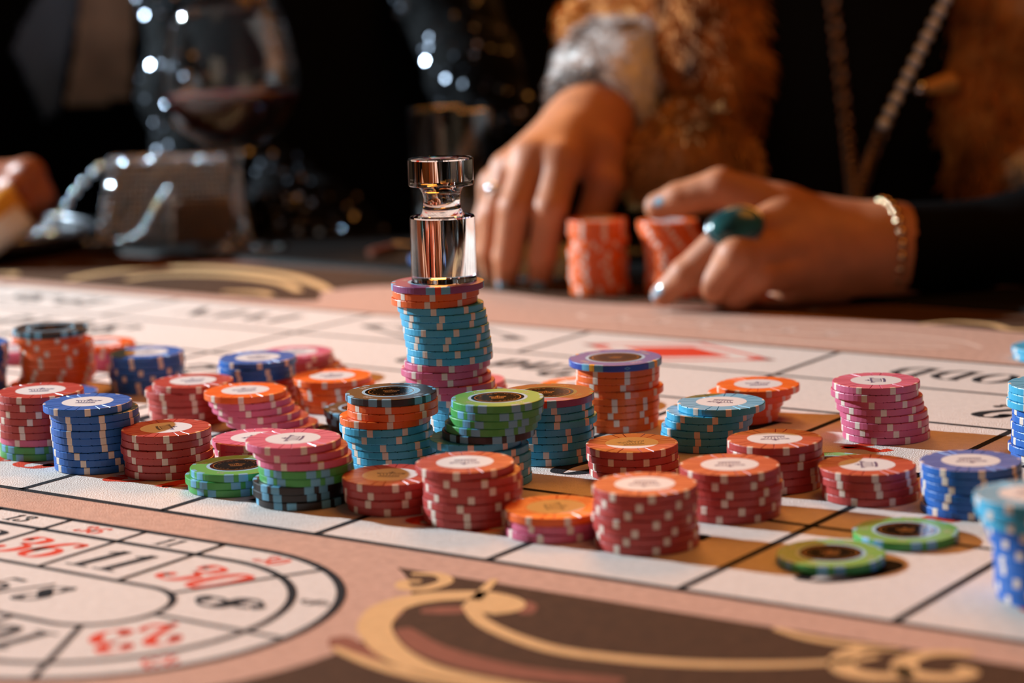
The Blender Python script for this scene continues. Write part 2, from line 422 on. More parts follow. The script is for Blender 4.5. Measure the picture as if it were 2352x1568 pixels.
for uc, mk in ((83, 'felt_red'), (-83, 'felt_black')):
    d = Flat().poly([(uc - 36, 423), (uc, 405), (uc + 36, 423), (uc, 441)])
    d.ribbon([(uc - 62, 423), (uc, 452), (uc + 62, 423), (uc, 394)], 4.5, closed=True)
    for sg in (-1, 1): d.poly([(uc + sg * 64, 423), (uc + sg * 52, 417.5), (uc + sg * 44, 423), (uc + sg * 52, 428.5)][::sg])
    d.on_felt('printed_diamond', M[mk], Z2, felt)
# ornaments
def orn(paths, mk, z, name):
    for pts, wd in paths:
        Flat().ribbon(catmull(pts, 8), (lambda t, d, wd=wd: wd * (.35 + .65 * math.sin(PI * min(1, max(0, t * .9 + .05)))))).on_felt(name, M[mk], z, felt)
orn([([(275, -86), (300, -101), (335, -106), (370, -98)], 12), ([(268, -66), (276, -60), (282, -57)], 9), ([(288, -40), (296, -43), (302, -51)], 8),
     ([(262, -104), (275, -113), (290, -117)], 12)], 'felt_rust', Z2, 'printed_rust_leaf')
orn([([(267, -20), (273, -36), (281, -54), (300, -69.6), (330, -80), (355, -78.5), (381, -71), (405, -58), (420, -46), (427, -36)], 6.5),
         ([(290, -56), (294, -48), (288, -41), (276, -40), (265, -46), (257, -56), (255.5, -68), (260, -80), (269, -93), (289, -109), (313, -118.5), (345, -119), (380, -112)], 12.5),
         ([(268, -114), (285, -120), (305, -124), (330, -125), (370, -121)], 6),
         ([(384, -25), (398, -29), (413, -29), (430, -25)], 5),
         ([(430, -26), (420, -32), (418, -43), (425, -54), (436, -55), (442, -48), (437, -43)], 8.5),
         ([(452, -19), (440, -26), (437, -37), (443, -47), (454, -46), (459, -38), (453, -34)], 8.5),
         ([(236, -29), (245, -25), (253, -31), (252, -42), (245, -45), (240, -39), (245, -35)], 6)], 'felt_gold', Z3, 'printed_gold_scroll')
Flat().disc((286, -50), 10, 20, 8, .4).on_felt('printed_gold_leaf', M['felt_gold'], Z3 - .02, felt)
orn([([(-482, 500), (-484, 540), (-462, 578), (-420, 594), (-350, 586), (-300, 562), (-262, 535)], 15),
     ([(-440, 518), (-436, 545), (-405, 563), (-368, 566), (-320, 552), (-280, 524)], 14), ([(-330, 500), (-305, 508), (-285, 500)], 10),
     ([(-560, 500), (-548, 508), (-540, 500)], 9), ([(166, 566), (180, 585), (205, 584), (222, 572), (240, 580), (256, 566)], 7)], 'felt_gold', Z2, 'printed_gold_scroll')
orn([([(-530, 600), (-505, 606), (-476, 612)], 15), ([(-465, 604), (-430, 618), (-395, 630)], 15), ([(-40, 572), (0, 577), (40, 575)], 8)], 'felt_rust', Z2, 'printed_rust_leaf')
cyc = [(-40 + 4.6 * t - 8.5 * math.sin(t), 514 + (7 + 2.5 * math.sin(.7 * t)) * math.cos(t)) for t in np.linspace(0, 41, 130)]
Flat().ribbon(cyc, 3.2).on_felt('printed_script', M['felt_pale'], Z2, felt)
sc = [([(60, 490), (120, 483), (180, 488), (215, 500)], 5), ([(120, 522), (160, 528), (210, 522), (232, 506)], 5), ([(150, 505), (185, 508), (220, 504)], 4)]
orn(sc, 'felt_pale', Z2, 'printed_script')

# ------------------------------------------------------------------ casino chips
CT = 3.3186                      # pitch of stacked chips (mm)
HT = 1.63
def crown_flat(sc=1.):
    g = Flat()
    g.ribbon(catmull([(-4.6, -3.5), (0, -3.9), (4.6, -3.5)]), 1.15)
    xs = np.linspace(-3.7, 3.7, 7)
    for x in xs: g.ribbon(catmull([(x, -2.3), (x * 1.12, 0), (x * 1.45, 1.7)], 4), .34)
    for a, b in zip(xs[:-1], xs[1:]):
        p = [(a * 1.45, 1.6), ((a + b) / 2 * 1.45, 2.5), (b * 1.45, 1.6)]; g.ribbon(catmull(p, 4), .6)
    g.ribbon([(-3.8, -2.35), (3.8, -2.35)], .34)
    g.poly([(-6.3, 2.9), (-5.6, .6), (-4.4, 1.4), (-4.9, 2.3)]); g.poly([(6.3, 2.9), (4.9, 2.3), (4.4, 1.4), (5.6, .6)])
    g.ribbon([(0, 2.2), (0, 4.6)], .8).ribbon([(-1.5, 3.5), (1.5, 3.5)], .7).disc((0, 4.5), .55, 8)
    return g.place(0, 0, 0, sc)
def chip_body(Rr, grooves):
    A = []
    for k in range(8):
        b = k * 45
        for d, gv in ((-3.8, 0), (0, 0), (3.8, 0), (9.3, 0), (14.1, 0), (15, 1), (15.9, 0), (22.5, 0), (29.1, 0), (30, 1), (30.9, 0), (36, 0)): A.append((math.radians(b + d), gv and grooves))
    n = len(A); v = []; f = []
    prof = [(11.7 * Rr / 20, HT), (Rr - .38, HT), (Rr - .1, HT - .1), (Rr, HT - .38), (Rr, -HT + .38), (Rr - .1, -HT + .1), (Rr - .38, -HT)]
    for j, (r, z) in enumerate(prof):
        for a, gv in A:
            zz = z - (.45 if gv and j in (0, 1, 2) else 0) + (.4 if gv and j in (5, 6) else 0)
            rr = r - (.16 if gv and j in (2, 5) else 0)
            v.append((rr * math.cos(a), rr * math.sin(a), zz))
    for j in range(len(prof) - 1):
        for i in range(n):
            i2 = (i + 1) % n; f.append((j * n + i, j * n + i2, (j + 1) * n + i2, (j + 1) * n + i)[::-1])
    v.append((0, 0, HT)); v.append((0, 0, -HT)); c0 = len(v) - 2; L = (len(prof) - 1) * n
    for i in range(n):
        i2 = (i + 1) % n; f.append((c0, i, i2)); f.append((c0 + 1, L + i2, L + i))
    b = MB(); b.v = v; b.f = f; return b.mesh('chip_body')
def spot_mesh(Rr, half, inn, n=3):
    prof = [(Rr - inn, HT + .012), (Rr - .36, HT + .012), (Rr - .06, HT - .1), (Rr + .03, HT - .36), (Rr + .03, -HT + .36), (Rr - .06, -HT + .1), (Rr - .36, -HT - .012), (Rr - inn, -HT - .012)]
    b = MB()
    for j, (r, z) in enumerate(prof):
        for i in range(n + 1):
            a = math.radians(-half + 2 * half * i / n); b.v.append((r * math.cos(a), r * math.sin(a), z))
    for j in range(len(prof) - 1):
        for i in range(n): b.f.append((j * (n + 1) + i, (j + 1) * (n + 1) + i, (j + 1) * (n + 1) + i + 1, j * (n + 1) + i + 1))
    return b.mesh('edge_spot')
def disc_mesh(r, z, n=48, r0=0):
    b = MB()
    for i in range(n):
        a = 2 * PI * i / n; b.v.append((r * math.cos(a), r * math.sin(a), z))
    if r0:
        for i in range(n):
            a = 2 * PI * i / n; b.v.append((r0 * math.cos(a), r0 * math.sin(a), z))
        b.f = [(i, (i + 1) % n, n + (i + 1) % n, n + i) for i in range(n)]
    else: b.f = [tuple(range(n))]
    return b.mesh('label')
PREM = {'green': (20., 6, '25', 5.4, None), 'black': (20., 6, '100', 5.4, None), 'purple': (21.5, 4, '500', 3.6, 'spotred'), 'navy': (22.2, 4, '1000', 3.6, 'spotgold')}
ME = {}
ME['body'] = chip_body(20., True); ME['spot'] = spot_mesh(20., 3.8, 1.15, 2)
ME['label'] = disc_mesh(11.6, HT + .02); ME['label'].materials.append(M['label']); ME['crown'] = crown_flat().mesh('crown', HT + .05); ME['crown'].materials.append(M['ink'])
ME['spot'].materials.append(M['spot'])
for c in ('red', 'pink', 'orange', 'cyan', 'blue'):
    ME['body_' + c] = ME['body'].copy(); ME['body_' + c].materials.append(M[c])
for c, (Rr, n, val, half, mid) in PREM.items():
    k = Rr / 20
    ME['body_' + c] = chip_body(Rr, False); ME['body_' + c].materials.append(M[c])
    ME['spot_' + c] = spot_mesh(Rr, 5.8 if not mid else 5.6, 1.7, 3); ME['spot_' + c].materials.append(M['spotblue'])
    if mid: ME['mid_' + c] = spot_mesh(Rr, 3.6, 1.7, 2); ME['mid_' + c].materials.append(M[mid])
    ME['label_' + c] = disc_mesh(11.5 * k, HT + .03); ME['label_' + c].materials.append(M['labelblack'])
    ME['ring_' + c] = disc_mesh(12.9 * k, HT + .02, 48, 11.3 * k); ME['ring_' + c].materials.append(M['ringblue'])
    g = Flat(); rv = 15.6 * k
    for i in range(4):
        a = math.radians(45 + 90 * i); g.join(text(val, 2.6, rv * math.cos(a), rv * math.sin(a), a - PI / 2))
    ME['val_' + c] = g.mesh('value', HT + .03); ME['val_' + c].materials.append(M['silverink'])
    g = Flat().ribbon(arc(0, 0, 9.9 * k, 9.9 * k, 0, 357, 60)[:-1], .45, closed=True).join(crown_flat(.6).place(0, .2))
    rr_ = random.Random(3)
    for i in range(26):
        a = 2 * PI * i / 26
        if i % 13 in (0, 6): continue
        q = [(8.1 * k * math.cos(a + rr_.uniform(-.06, .06)) + rr_.uniform(-.5, .5), 8.1 * k * math.sin(a + rr_.uniform(-.06, .06)) + rr_.uniform(-.5, .5)) for _ in range(3)]
        g.ribbon(q, .3)
    ME['emb_' + c] = g.mesh('emblem', HT + .05); ME['emb_' + c].materials.append(M['foil'])
    if c == 'navy':
        b = MB(); 
        for dx, dz in ((-4.2, 0), (0, -.75), (4.2, 0), (0, .75)):
            a = math.radians(dx); b.v.append(((Rr + .03) * math.cos(a), (Rr + .03) * math.sin(a), dz))
        b.f = [(0, 1, 2, 3)]; ME['dia'] = b.mesh('diamond'); ME['dia'].materials.append(M['spotblue'])

def link(name, me, parent, rz=0.):
    o = bpy.data.objects.new(name, me); COL.objects.link(o); o.parent = parent; o.rotation_euler = (0, 0, rz); return o
ORD = ['top', 'second', 'third', 'fourth', 'fifth', 'sixth', 'seventh', 'eighth', 'ninth', 'tenth', 'eleventh', 'twelfth', 'thirteenth', 'fourteenth', 'fifteenth', 'sixteenth',
       'seventeenth', 'eighteenth', 'nineteenth', 'twentieth', 'twenty-first', 'twenty-second', 'twenty-third', 'twenty-fourth']
TALK = {'red': 'brick red', 'pink': 'rose pink', 'orange': 'orange', 'cyan': 'light blue', 'blue': 'royal blue', 'green': 'green', 'black': 'black', 'purple': 'plum', 'navy': 'navy blue'}
def chip(color, X, Y, z, phi, label, group, top=False, crown=0., tilt=(0, 0)):
    o = bpy.data.objects.new('casino_chip', ME['body_' + color]); COL.objects.link(o)
    a = math.radians(-90 + phi)
    o.location = (X / 1000, Y / 1000, TZ + z / 1000); o.rotation_euler = (tilt[0], tilt[1], a)
    tag(o, label, 'chip', group)
    if color in PREM:
        Rr, n, val, half, mid = PREM[color]
        for i in range(n):
            b = 2 * PI * i / n; off = math.radians(9.4 if mid else 8.9)
            link('edge_spot', ME['spot_' + color], o, b - off); link('edge_spot', ME['spot_' + color], o, b + off)
            if mid: link('edge_stripe', ME['mid_' + color], o, b)
            if color == 'navy': link('edge_diamond', ME['dia'], o, b + PI / 4)
        if top:
            lb = link('label', ME['label_' + color], o); link('emblem', ME['emb_' + color], lb, math.radians(crown) - a)
            link('label_ring', ME['ring_' + color], o); link('printed_value', ME['val_' + color], o, math.radians(20))
    else:
        for i in range(8): link('edge_spot', ME['spot'], o, i * PI / 4)
        if top:
            lb = link('label', ME['label'], o); link('crown_emblem', ME['crown'], lb, math.radians(crown) - a)
    return o
Z0 = .17
def stack(desc, X, Y, seq, off=None, crown=0, phi=None, jit=.35, z0=Z0, group=None):
    """seq runs from the top chip down; off = sideways shift (mm) of each chip against the top one"""
    n = len(seq); rr = random.Random(sum(map(ord, desc)))
    if off: off = list(off) + [off[-1]] * (n - len(off))
    ph = rr.uniform(0, 45)
    for i, c in enumerate(seq):
        c = {'r': 'red', 'p': 'pink', 'o': 'orange', 'c': 'cyan', 'b': 'blue', 'g': 'green', 'k': 'black', 'u': 'purple', 'n': 'navy'}[c]
        dx = off[min(i, len(off) - 1)] if off else 0.
        dy = 0 if i == 0 else rr.uniform(-jit, jit) * 1.3
        dx += 0 if i == 0 else rr.uniform(-jit, jit)
        z = z0 + CT * (n - 1 - i) + CT / 2
        p = phi if (i == 0 and phi is not None) else ph
        ph += rr.choice([0, 2, 4, -5, 8, 14, -12, 20])
        if n == 1: lb = f'{TALK[c]} chip {desc}'
        elif i == 0: lb = f'{TALK[c]} chip on top, {desc}'
        elif i == n - 1: lb = f'{TALK[c]} chip at bottom, {desc}'
        else: lb = f'{TALK[c]} chip, {ORD[i]} from top, {desc}'
        chip(c, X + dx, Y + dy, z, p, lb, (group or desc) if n > 1 else None, top=(i == 0 or (off and i > 0 and abs(dx - off[i - 1]) > 4)), crown=crown if i == 0 else rr.uniform(0, 360))

stack('blue stack cut off by the left edge', -292.6, 1206, 'bbbbbbbb', [0, -.5, -.5, -1.5, -2])
stack('orange stack under a black chip at far left', -249.7, 1209.4, 'kooooooooo', [0, -1, 2.5, 3, 3, 3, 3, 3, 1.5, -4], phi=-18)
stack('low orange stack behind the black-topped one', -236, 1277, 'oppp', [0, 1, 2])
stack('pink pair far behind the left stacks', -291, 1305, 'pp', [0])
stack('six-chip blue stack at back left', -196.8, 1199, 'bbbbbb', [0, .6, .4, -.4, .3, 0], crown=0)
stack('red stack behind the tall blue one at left', -159.6, 1109, 'rrrrrr', [0, -4, -3.5, -3, -2.5, -2], crown=15)
stack('mixed stack with green base at left edge', -221.4, 1041, 'rrrrrrpgg', [0, -1, -1, -1, -1, -1, -.5, -.5], crown=0)
stack('nine-chip blue stack at front left', -193.5, 1008.6, 'bbbbbbbbb', [0, 2.6, 3, 2.4, 3, 3.2, 3.4, 3.6, 3.6], crown=-8, phi=10)
stack('six-chip red stack beside the blue one', -156, 992.6, 'rrrrrr', [0, -.4, -.3, .3, .6, .8], crown=-72)
stack('blue pair in shade behind the blue stack', -237, 1160, 'bb', [0, .6])
stack('blue and red stack at back centre left', -131.8, 1152.6, 'bbbrrrr', [0, -1.2, -.6, 0, .5], crown=0)
stack('leaning pink stack under an orange chip', -130.2, 1079, 'oppppp', [0, 1.9, 3.8, 6.3, 10, 14.5], crown=20)
stack('pink and red stack at the far back', -118.7, 1225, 'prrr', [0, 1, 4, 7], crown=10)
stack('five-chip orange stack behind the leaning one', -91.8, 1129.5, 'ooooo', [0, 1.4, 1.6, 2.2, 2.6], crown=12)
stack('pink stack half hidden behind the green pile', -118.5, 1014, 'ppp', [0, 1.2, 1], crown=35)
stack('three-chip green pile at front left', -120.8, 956, 'ggg', [0, -2.6, -1.4], phi=6)
stack('pink, green and black stack at front left', -93.1, 929.2, 'pppggkkk', [0, 2.6, 4.3, 4.8, 4.9, 2.6, 2.0, 3.4], crown=82, phi=-27)
stack('four-chip red stack left of the front pile', -52, 913.5, 'rrrr', [0, .3, .8, 1.6], crown=-10)
stack('seven-chip red stack at front centre', -20.4, 888.5, 'rrrrrrr', [0, 2.4, 2.7, 2.6, 2.8, 2.6, 2.4], crown=176, phi=-9)
stack('orange-topped low stack at front centre', 15.2, 862.9, 'opp', [0, .8, .2], crown=-82)
stack('tall red stack nearest the camera', 49, 841.1, 'rrrrrrr', [0, .2, -.2, -.3, 0, .4, .8], crown=172, phi=4)
stack('black-topped light blue stack at centre', -53.8, 976.1, 'kooocccccc' + 'c', [0, .4, .7, -3.2, -3.2, -2, -.6, .4, .8, .8, .8], phi=-12)
stack('green-topped light blue stack at centre', -6.9, 954.7, 'ggggkcccccc', [0, -.6, -1.2, -3, -4.6, -10, -7, -6.6, -6.4, -6.6, -6.2], phi=-28)
stack('plum-topped light blue stack right of the green one', 14.7, 997.7, 'ucccccccc', [0, .6, 1.4, 2.6, 1, 1.4, .6, .8, .4], phi=-4)
stack('orange stack under the navy chip', 49.1, 1063.7, 'nooooooooo', [0, 1.2, .8, 1, 2.6, .8, .4, .2, 0, -.2], phi=-33)
stack('tall tower under the acrylic marker', -33.6, 1036, 'uoo' + 'c' * 8 + 'p' * 5 + 'c' * 7,
      [0, -1.1, -1.6, 1.2, 1.9, 2.5, 3.1, 3.7, 4.1, 4.3, 4.8, 2.9, 1.2, 3.7, 4.9, 6, 12.5, 12.2, 13, 13, 13, 13, 13], phi=2)
stack('pink stack hidden behind the tall tower', -24, 1125, 'pppr', [0, .8, .4])
stack('orange stack glimpsed behind the navy-topped one', 33.4, 1122, 'ooo', [0, .5], crown=10)
stack('four-chip brown-red stack right of centre', 50.8, 961.6, 'rrrr', [0, .2, .6, .8], crown=12, phi=-6)
stack('fanned light blue stack right of centre', 94.9, 1014.5, 'cccccc', [0, -5.3, -5.6, -7.6, -8, -7.4], crown=158, phi=4)
stack('orange stack behind the fanned light blue one', 118.2, 1072.5, 'ooooo', [0, -4.2, -8, -9.6, -10.2], crown=0)
stack('six-chip red stack behind the front right one', 109.4, 931.5, 'rrrrrr', [0, .2, .6, .2, .3, 0], crown=178, phi=7)
stack('six-chip red stack in front row right', 85.7, 884.5, 'rrrrrr', [0, 0, .8, 1, .4, .6], crown=178, phi=-12)
stack('eight-chip pink stack at right', 166.7, 1020.4, 'pppppppp', [0, -.4, 1.4, 2, 3.1, 3.9, 4.4, 4.4], crown=84, phi=-32)
stack('four-chip red stack left of the right blue one', 144.1, 905.8, 'rrrr', [0, .2, .9, 1.6], crown=84)
stack('lying flat behind the right four-chip red stack', 137, 956, 'g', phi=20)
stack('six-chip blue stack at right', 181.2, 878.7, 'bbbbbb', [0, .4, .6, .2, .8, .4], crown=176)
stack('light blue over blue stack at right edge', 236, 967, 'cccbbbbbbb', [0, -.2, -.8, 2, 1.6, 1.4, 1.4, 1.6, -.2, 1.2])
stack('blurred stack at the near right corner', 176.5, 752.4, 'cccbbbbbbbb', [0, .6, 2, 4.5, 5.2, 6.2, 6.4, 6.8, 7, 7.4, 8], crown=170)
stack('lying flat below the right blue stack', 147.8, 836, 'g', phi=10)
stack('lying flat nearest the camera on the six', 114.9, 806.1, 'g', phi=-8)
stack('light blue pair at the far right edge', 292, 1210, 'cc', [0, .6])
stack('three-chip black stack behind the black-topped one', -72.4, 1077.7, 'kkk', [0, .8, 2.6], phi=-50)
stack('orange stack between the two hands', 59.3, 1505.7, 'o' * 15, [0, .4, -.3, .2, .5, 0, -.4, .2, .4, .3, 0, .2, .6, 1, 1.6], jit=.5)
stack('orange stack under the ringed hand', 105, 1486, 'o' * 15, [0, .3, 1, 3, 4, 4, 4.4, 4.6, 5, 5, 5, 5, 5, 5, 5, 5], jit=.5)
stack('lying far back behind the acrylic marker', -54, 1668, 'b', z0=4.3)

# ------------------------------------------------------------------ acrylic win marker
mk = MB().lathe([(0, 0), (14.6, 0), (15.1, .5), (15.1, 29.6), (14.7, 30.2), (10.6, 30.6), (9.5, 31.6), (8.8, 33.6), (8.5, 36), (8.5, 38.6), (8.8, 40.6), (9.6, 42.6), (10.9, 43.9), (14.7, 44.3), (15.1, 44.8), (15.1, 56.2), (14.7, 56.8), (0, 56.8)], 72)
mo = mk.build('win_marker', M['acrylic'], smooth=True, loc=(-.0304, 1.036, TZ + (Z0 + 23 * CT + .15) / 1000))
tag(mo, 'clear acrylic win marker standing on the tallest chip tower', 'marker')
def sharp(o, deg=32):
    me = o.data
    try: me.set_sharp_from_angle(angle=math.radians(deg))
    except Exception: pass
sharp(mo)

# ------------------------------------------------------------------ glassware on the rail
ZR = 4.1
g0 = at(550, 585, 1770)
sn_ = empty('wine_glass', (g0[0], 1770, ZR)); tag(sn_, 'large balloon glass of red wine behind the silver bag', 'glass')
bowl = [(0, 78), (9, 79.5), (24, 84), (40, 95), (50, 110), (54, 126), (53.5, 140), (50.5, 158), (45, 178), (39.5, 196), (38.6, 197), (37.8, 196)]
inner = [(43.6, 177.6), (49.1, 157.6), (52.1, 140), (52.6, 126), (48.7, 110.8), (39, 96.4), (23.5, 85.7), (9, 81.5), (0, 80.6)]
MB().lathe(bowl + inner, 64).build('bowl', M['glass'], sn_, True)
MB().lathe([(0, 0), (36, 0), (37, .8), (36, 2), (20, 4), (7, 8), (4.6, 14), (4.2, 30), (4.2, 60), (5.2, 72), (9, 77.6), (0, 77.6)], 48).build('stem', M['glass'], sn_, True)
wl = 122
MB().lathe([(0, 80.9), (8.8, 81.8), (23.2, 86), (38.7, 96.7), (48.3, 111), (51.6, wl - 1), (51.4, wl), (0, wl)], 64).build('wine', M['wine'], sn_, True)
g1 = at(1046, 598, 1700)
tb = empty('tumbler', (g1[0], 1700, ZR)); tag(tb, 'empty clear straight tumbler behind the acrylic marker', 'glass')
MB().lathe([(0, 0), (28, 0), (29.5, 1.5), (32, 109), (31.4, 110), (30.6, 109), (28.2, 9), (26, 7.5), (0, 7)], 56).build('glass_wall', M['glass'], tb, True)
tr = empty('round_tray', (-452, 1842, ZR)); tag(tr, 'dark lacquered round tray with silver rim at left edge', 'tray')
MB().lathe([(0, 0), (98, 0), (108, 3), (112, 11), (109, 12), (104, 6), (0, 5)], 64).build('dish', M['tray'], tr, True)
MB().lathe([(108.5, 12.2), (113, 11.4), (114, 13.2), (110, 15.4), (107, 14), (108.5, 12.2)], 64).build('rim', M['trayrim'], tr, True)
pn = at(850, 590, 1700); p2 = at(948, 588, 1740)
pe = empty('pen', (pn[0], pn[1], ZR)); tag(pe, 'slim cream pen lying on the rail left of the marker', 'pen')
MB().tube([(0, 0, 3.2), (p2[0] - pn[0] - 14, (p2[1] - pn[1]) * .7, 3.2)], 3, 10).build('barrel', M['felt_rust'], pe)
MB().tube([(p2[0] - pn[0] - 13.8, (p2[1] - pn[1]) * .7, 4.2), (p2[0] - pn[0], (p2[1] - pn[1]) * .8, 4.2)], [3.6, 1.2], 10).build('tip', M['silver'], pe)

# ------------------------------------------------------------------ rhinestone bag
bc = at(412, 590, 1865)
bag = empty('evening_bag', (bc[0], 1865, ZR)); tag(bag, 'silver rhinestone evening bag beside the wine glass', 'bag')
def bagpt(s, t, side):
    """s across -1..1, t up 0..1: front (side=-1) or back"""
    hw = 62 - 12 * t; dp = 30 - 14 * t
    return (hw * s, side * dp * (1 - .18 * s * s), 66 * t)
b = MB(); NS, NT = 16, 8
for side in (-1, 1):
    k = len(b.v)
    for j in range(NT + 1):
        for i in range(NS + 1): b.v.append(bagpt(-1 + 2 * i / NS, j / NT, side))
    for j in range(NT):
        for i in range(NS):
            q = (k + j * (NS + 1) + i, k + j * (NS + 1) + i + 1, k + (j + 1) * (NS + 1) + i + 1, k + (j + 1) * (NS + 1) + i); b.f.append(q if side < 0 else q[::-1])
n1 = (NS + 1) * (NT + 1)
for j in range(NT):
    for i in (0, NS):
        a0, a1 = j * (NS + 1) + i, (j + 1) * (NS + 1) + i; q = (a0, a1, n1 + a1, n1 + a0); b.f.append(q if i else q[::-1])
for i in range(NS): b.f.append((NT * (NS + 1) + i, NT * (NS + 1) + i + 1, n1 + NT * (NS + 1) + i + 1, n1 + NT * (NS + 1) + i)); b.f.append((i, n1 + i, n1 + i + 1, i + 1))
b.build('bag_body', M['baglining'], bag)
rs = MB()
for j in range(15):
    for i in range(27):
        s_ = -1 + 2 * i / 26; p = bagpt(s_, .03 + j / 14.8, -1); rs.ico((p[0], p[1] - .6, p[2]), 2.05, 2, True)
for j in range(5):
    for i in range(22):
        p0, p1 = bagpt(-1 + 2 * i / 21, 1, -1), bagpt(-1 + 2 * i / 21, 1, 1); t = (j + .5) / 5
        rs.ico((p0[0], p0[1] * (1 - t) + p1[1] * t, 66.6), 2.1, 2, True)
tag(rs.build('rhinestones', M['rhine'], bag), kind='stuff')
fl_ = MB(); 
for j in range(9):
    for i in range(15): 
        s_ = .02 + i / 15; p = bagpt(s_, .02 + j / 17, -1); fl_.ico((p[0], p[1] - 6, p[2]), 2.2, 2, True)
tag(fl_.build('pocket_rhinestones', M['chain'], bag), kind='stuff')
st_ = catmull([(-58, -10, 62), (-76, -18, 46), (-92, -26, 24), (-112, -30, 9), (-128, -24, 14), (-118, -14, 22), (-96, -34, 10), (-74, -40, 3), (-50, -44, 3), (-24, -42, 8), (-10, -38, 30), (2, -36, 46)], 5)
for k, p in enumerate(st_[::2]): MB().ico(tuple(p), 3.3, 2, True).build('strap_bead', M['rhine'] if k % 5 else M['gold'], bag, True)

# ------------------------------------------------------------------ implicit bodies (smooth unions of tapering limbs)
def rcone(P, a, ra, b_, rb):
    a = np.array(a, float); b_ = np.array(b_, float); d = b_ - a; L2 = max(d @ d, 1e-6)
    t = np.clip(((P - a) @ d) / L2, 0, 1); return np.linalg.norm(P - a - t[..., None] * d, axis=-1) - (ra + (rb - ra) * t)
def ellip(P, c, r):
    q = (P - np.array(c, float)) / np.array(r, float); k = np.linalg.norm(q, axis=-1); return (k - 1) * min(r) * (1 + .0 * k)
def smin(a, b_, k):
    h = np.clip(.5 + .5 * (b_ - a) / k, 0, 1); return b_ * (1 - h) + a * h - k * h * (1 - h)
def surf(fn, lo, hi, h):
    lo = np.array(lo, float); n = np.ceil((np.array(hi) - lo) / h).astype(int) + 1
    ax = [lo[i] + h * np.arange(n[i]) for i in range(3)]
    G = np.stack(np.meshgrid(*ax, indexing='ij'), -1)
    D = np.concatenate([fn(G[i:i + 16].reshape(-1, 3)).reshape(-1, n[1], n[2]) for i in range(0, n[0], 16)])
    ins = D < 0
    c = np.zeros(tuple(n - 1), int); acc = np.zeros(tuple(n - 1) + (3,)); cnt = np.zeros(tuple(n - 1))
    corners = [(i, j, k) for i in (0, 1) for j in (0, 1) for k in (0, 1)]
    sl = lambda o: tuple(slice(o[d], n[d] - 1 + o[d]) for d in range(3))
    for o in corners: c += ins[sl(o)]
    act = (c > 0) & (c < 8)
    for o in corners:
        for d in range(3):
            if o[d]: continue
            o2 = list(o); o2[d] = 1; o2 = tuple(o2)
            A, B = D[sl(o)], D[sl(o2)]; x = (A < 0) != (B < 0)
            t = np.where(x, A / np.where(x, A - B, 1), 0)
            base = np.array(o, float)
            for e in range(3): acc[..., e] += np.where(x, base[e] + (t if e == d else 0), 0)
            cnt += x
    idx = -np.ones(tuple(n - 1), int); W_ = np.argwhere(act); idx[act] = np.arange(len(W_))
    V = lo + h * (W_ + acc[act] / cnt[act][:, None])
    F = []
    for d in range(3):
        e1, e2 = (d + 1) % 3, (d + 2) % 3
        s0 = [slice(None)] * 3; s1 = [slice(None)] * 3; s0[d] = slice(0, -1); s1[d] = slice(1, None)
        x = ins[tuple(s0)] != ins[tuple(s1)]; E_ = np.argwhere(x)
        ok = (E_[:, e1] > 0) & (E_[:, e2] > 0) & (E_[:, e1] < n[e1] - 1) & (E_[:, e2] < n[e2] - 1); E_ = E_[ok]
        def cell(a, b2):
            q = E_.copy(); q[:, e1] -= a; q[:, e2] -= b2; return idx[q[:, 0], q[:, 1], q[:, 2]]
        Q = np.stack([cell(1, 1), cell(0, 1), cell(0, 0), cell(1, 0)], -1)
        fl2 = ins[tuple(s0)][tuple(E_.T)]; Q[~fl2] = Q[~fl2][:, ::-1]; F.append(Q)
    F = np.concatenate(F); F = F[(F >= 0).all(1)]
    return V, F
def bbox(prims, pad):
    P = np.array([p for pr in prims for p in (pr[0], pr[2])]); r = max(max(pr[1], pr[3]) for pr in prims) + pad
    return P.min(0) - r, P.max(0) + r
def add_mesh(name, VF, material, parent=None, smooth=True, base=(0, 0, 0)):
    V = np.concatenate([vf[0] for vf in VF]); F = []; k = 0
    for v, f in VF: F += (f + k).tolist(); k += len(v)
    me = bpy.data.meshes.new(name); me.from_pydata(((V - np.array(base)) * .001).tolist(), [], F); me.update()
    if smooth: me.polygons.foreach_set('use_smooth', [True] * len(me.polygons))
    me.materials.append(material); o = bpy.data.objects.new(name, me); COL.objects.link(o)
    if parent: o.parent = parent
    return o
def limb(chain): return [(chain[i][0], chain[i][1], chain[i + 1][0], chain[i + 1][1]) for i in range(len(chain) - 1)]
def T(x, y, Y): return np.array(at(x, y, Y))
def above_table(P, d):
    """flesh and cloth flatten where they rest on the felt or on the rail"""
    v = -SR * P[:, 0] + CR * P[:, 1] - V0
    return np.maximum(d, np.where((v > 622) & (v < 796), 4.7, .45) - P[:, 2])
def hand_mesh(palm, fingers, arm, h=1.5, kp=13, kf=7):
    prims = palm + arm + [p for f in fingers for p in f]
    lo, hi = bbox(prims, 3)
    def fn(P):
        d = None
        for p in palm + arm:
            e = rcone(P, *p); d = e if d is None else smin(d, e, kp)
        out = d
        for f in fingers:
            e = None
            for p in f:
                x = rcone(P, *p); e = x if e is None else smin(e, x, 3.)
            out = np.minimum(out, smin(d, e, kf))
        return above_table(P, out)
    return surf(fn, lo, hi, h)
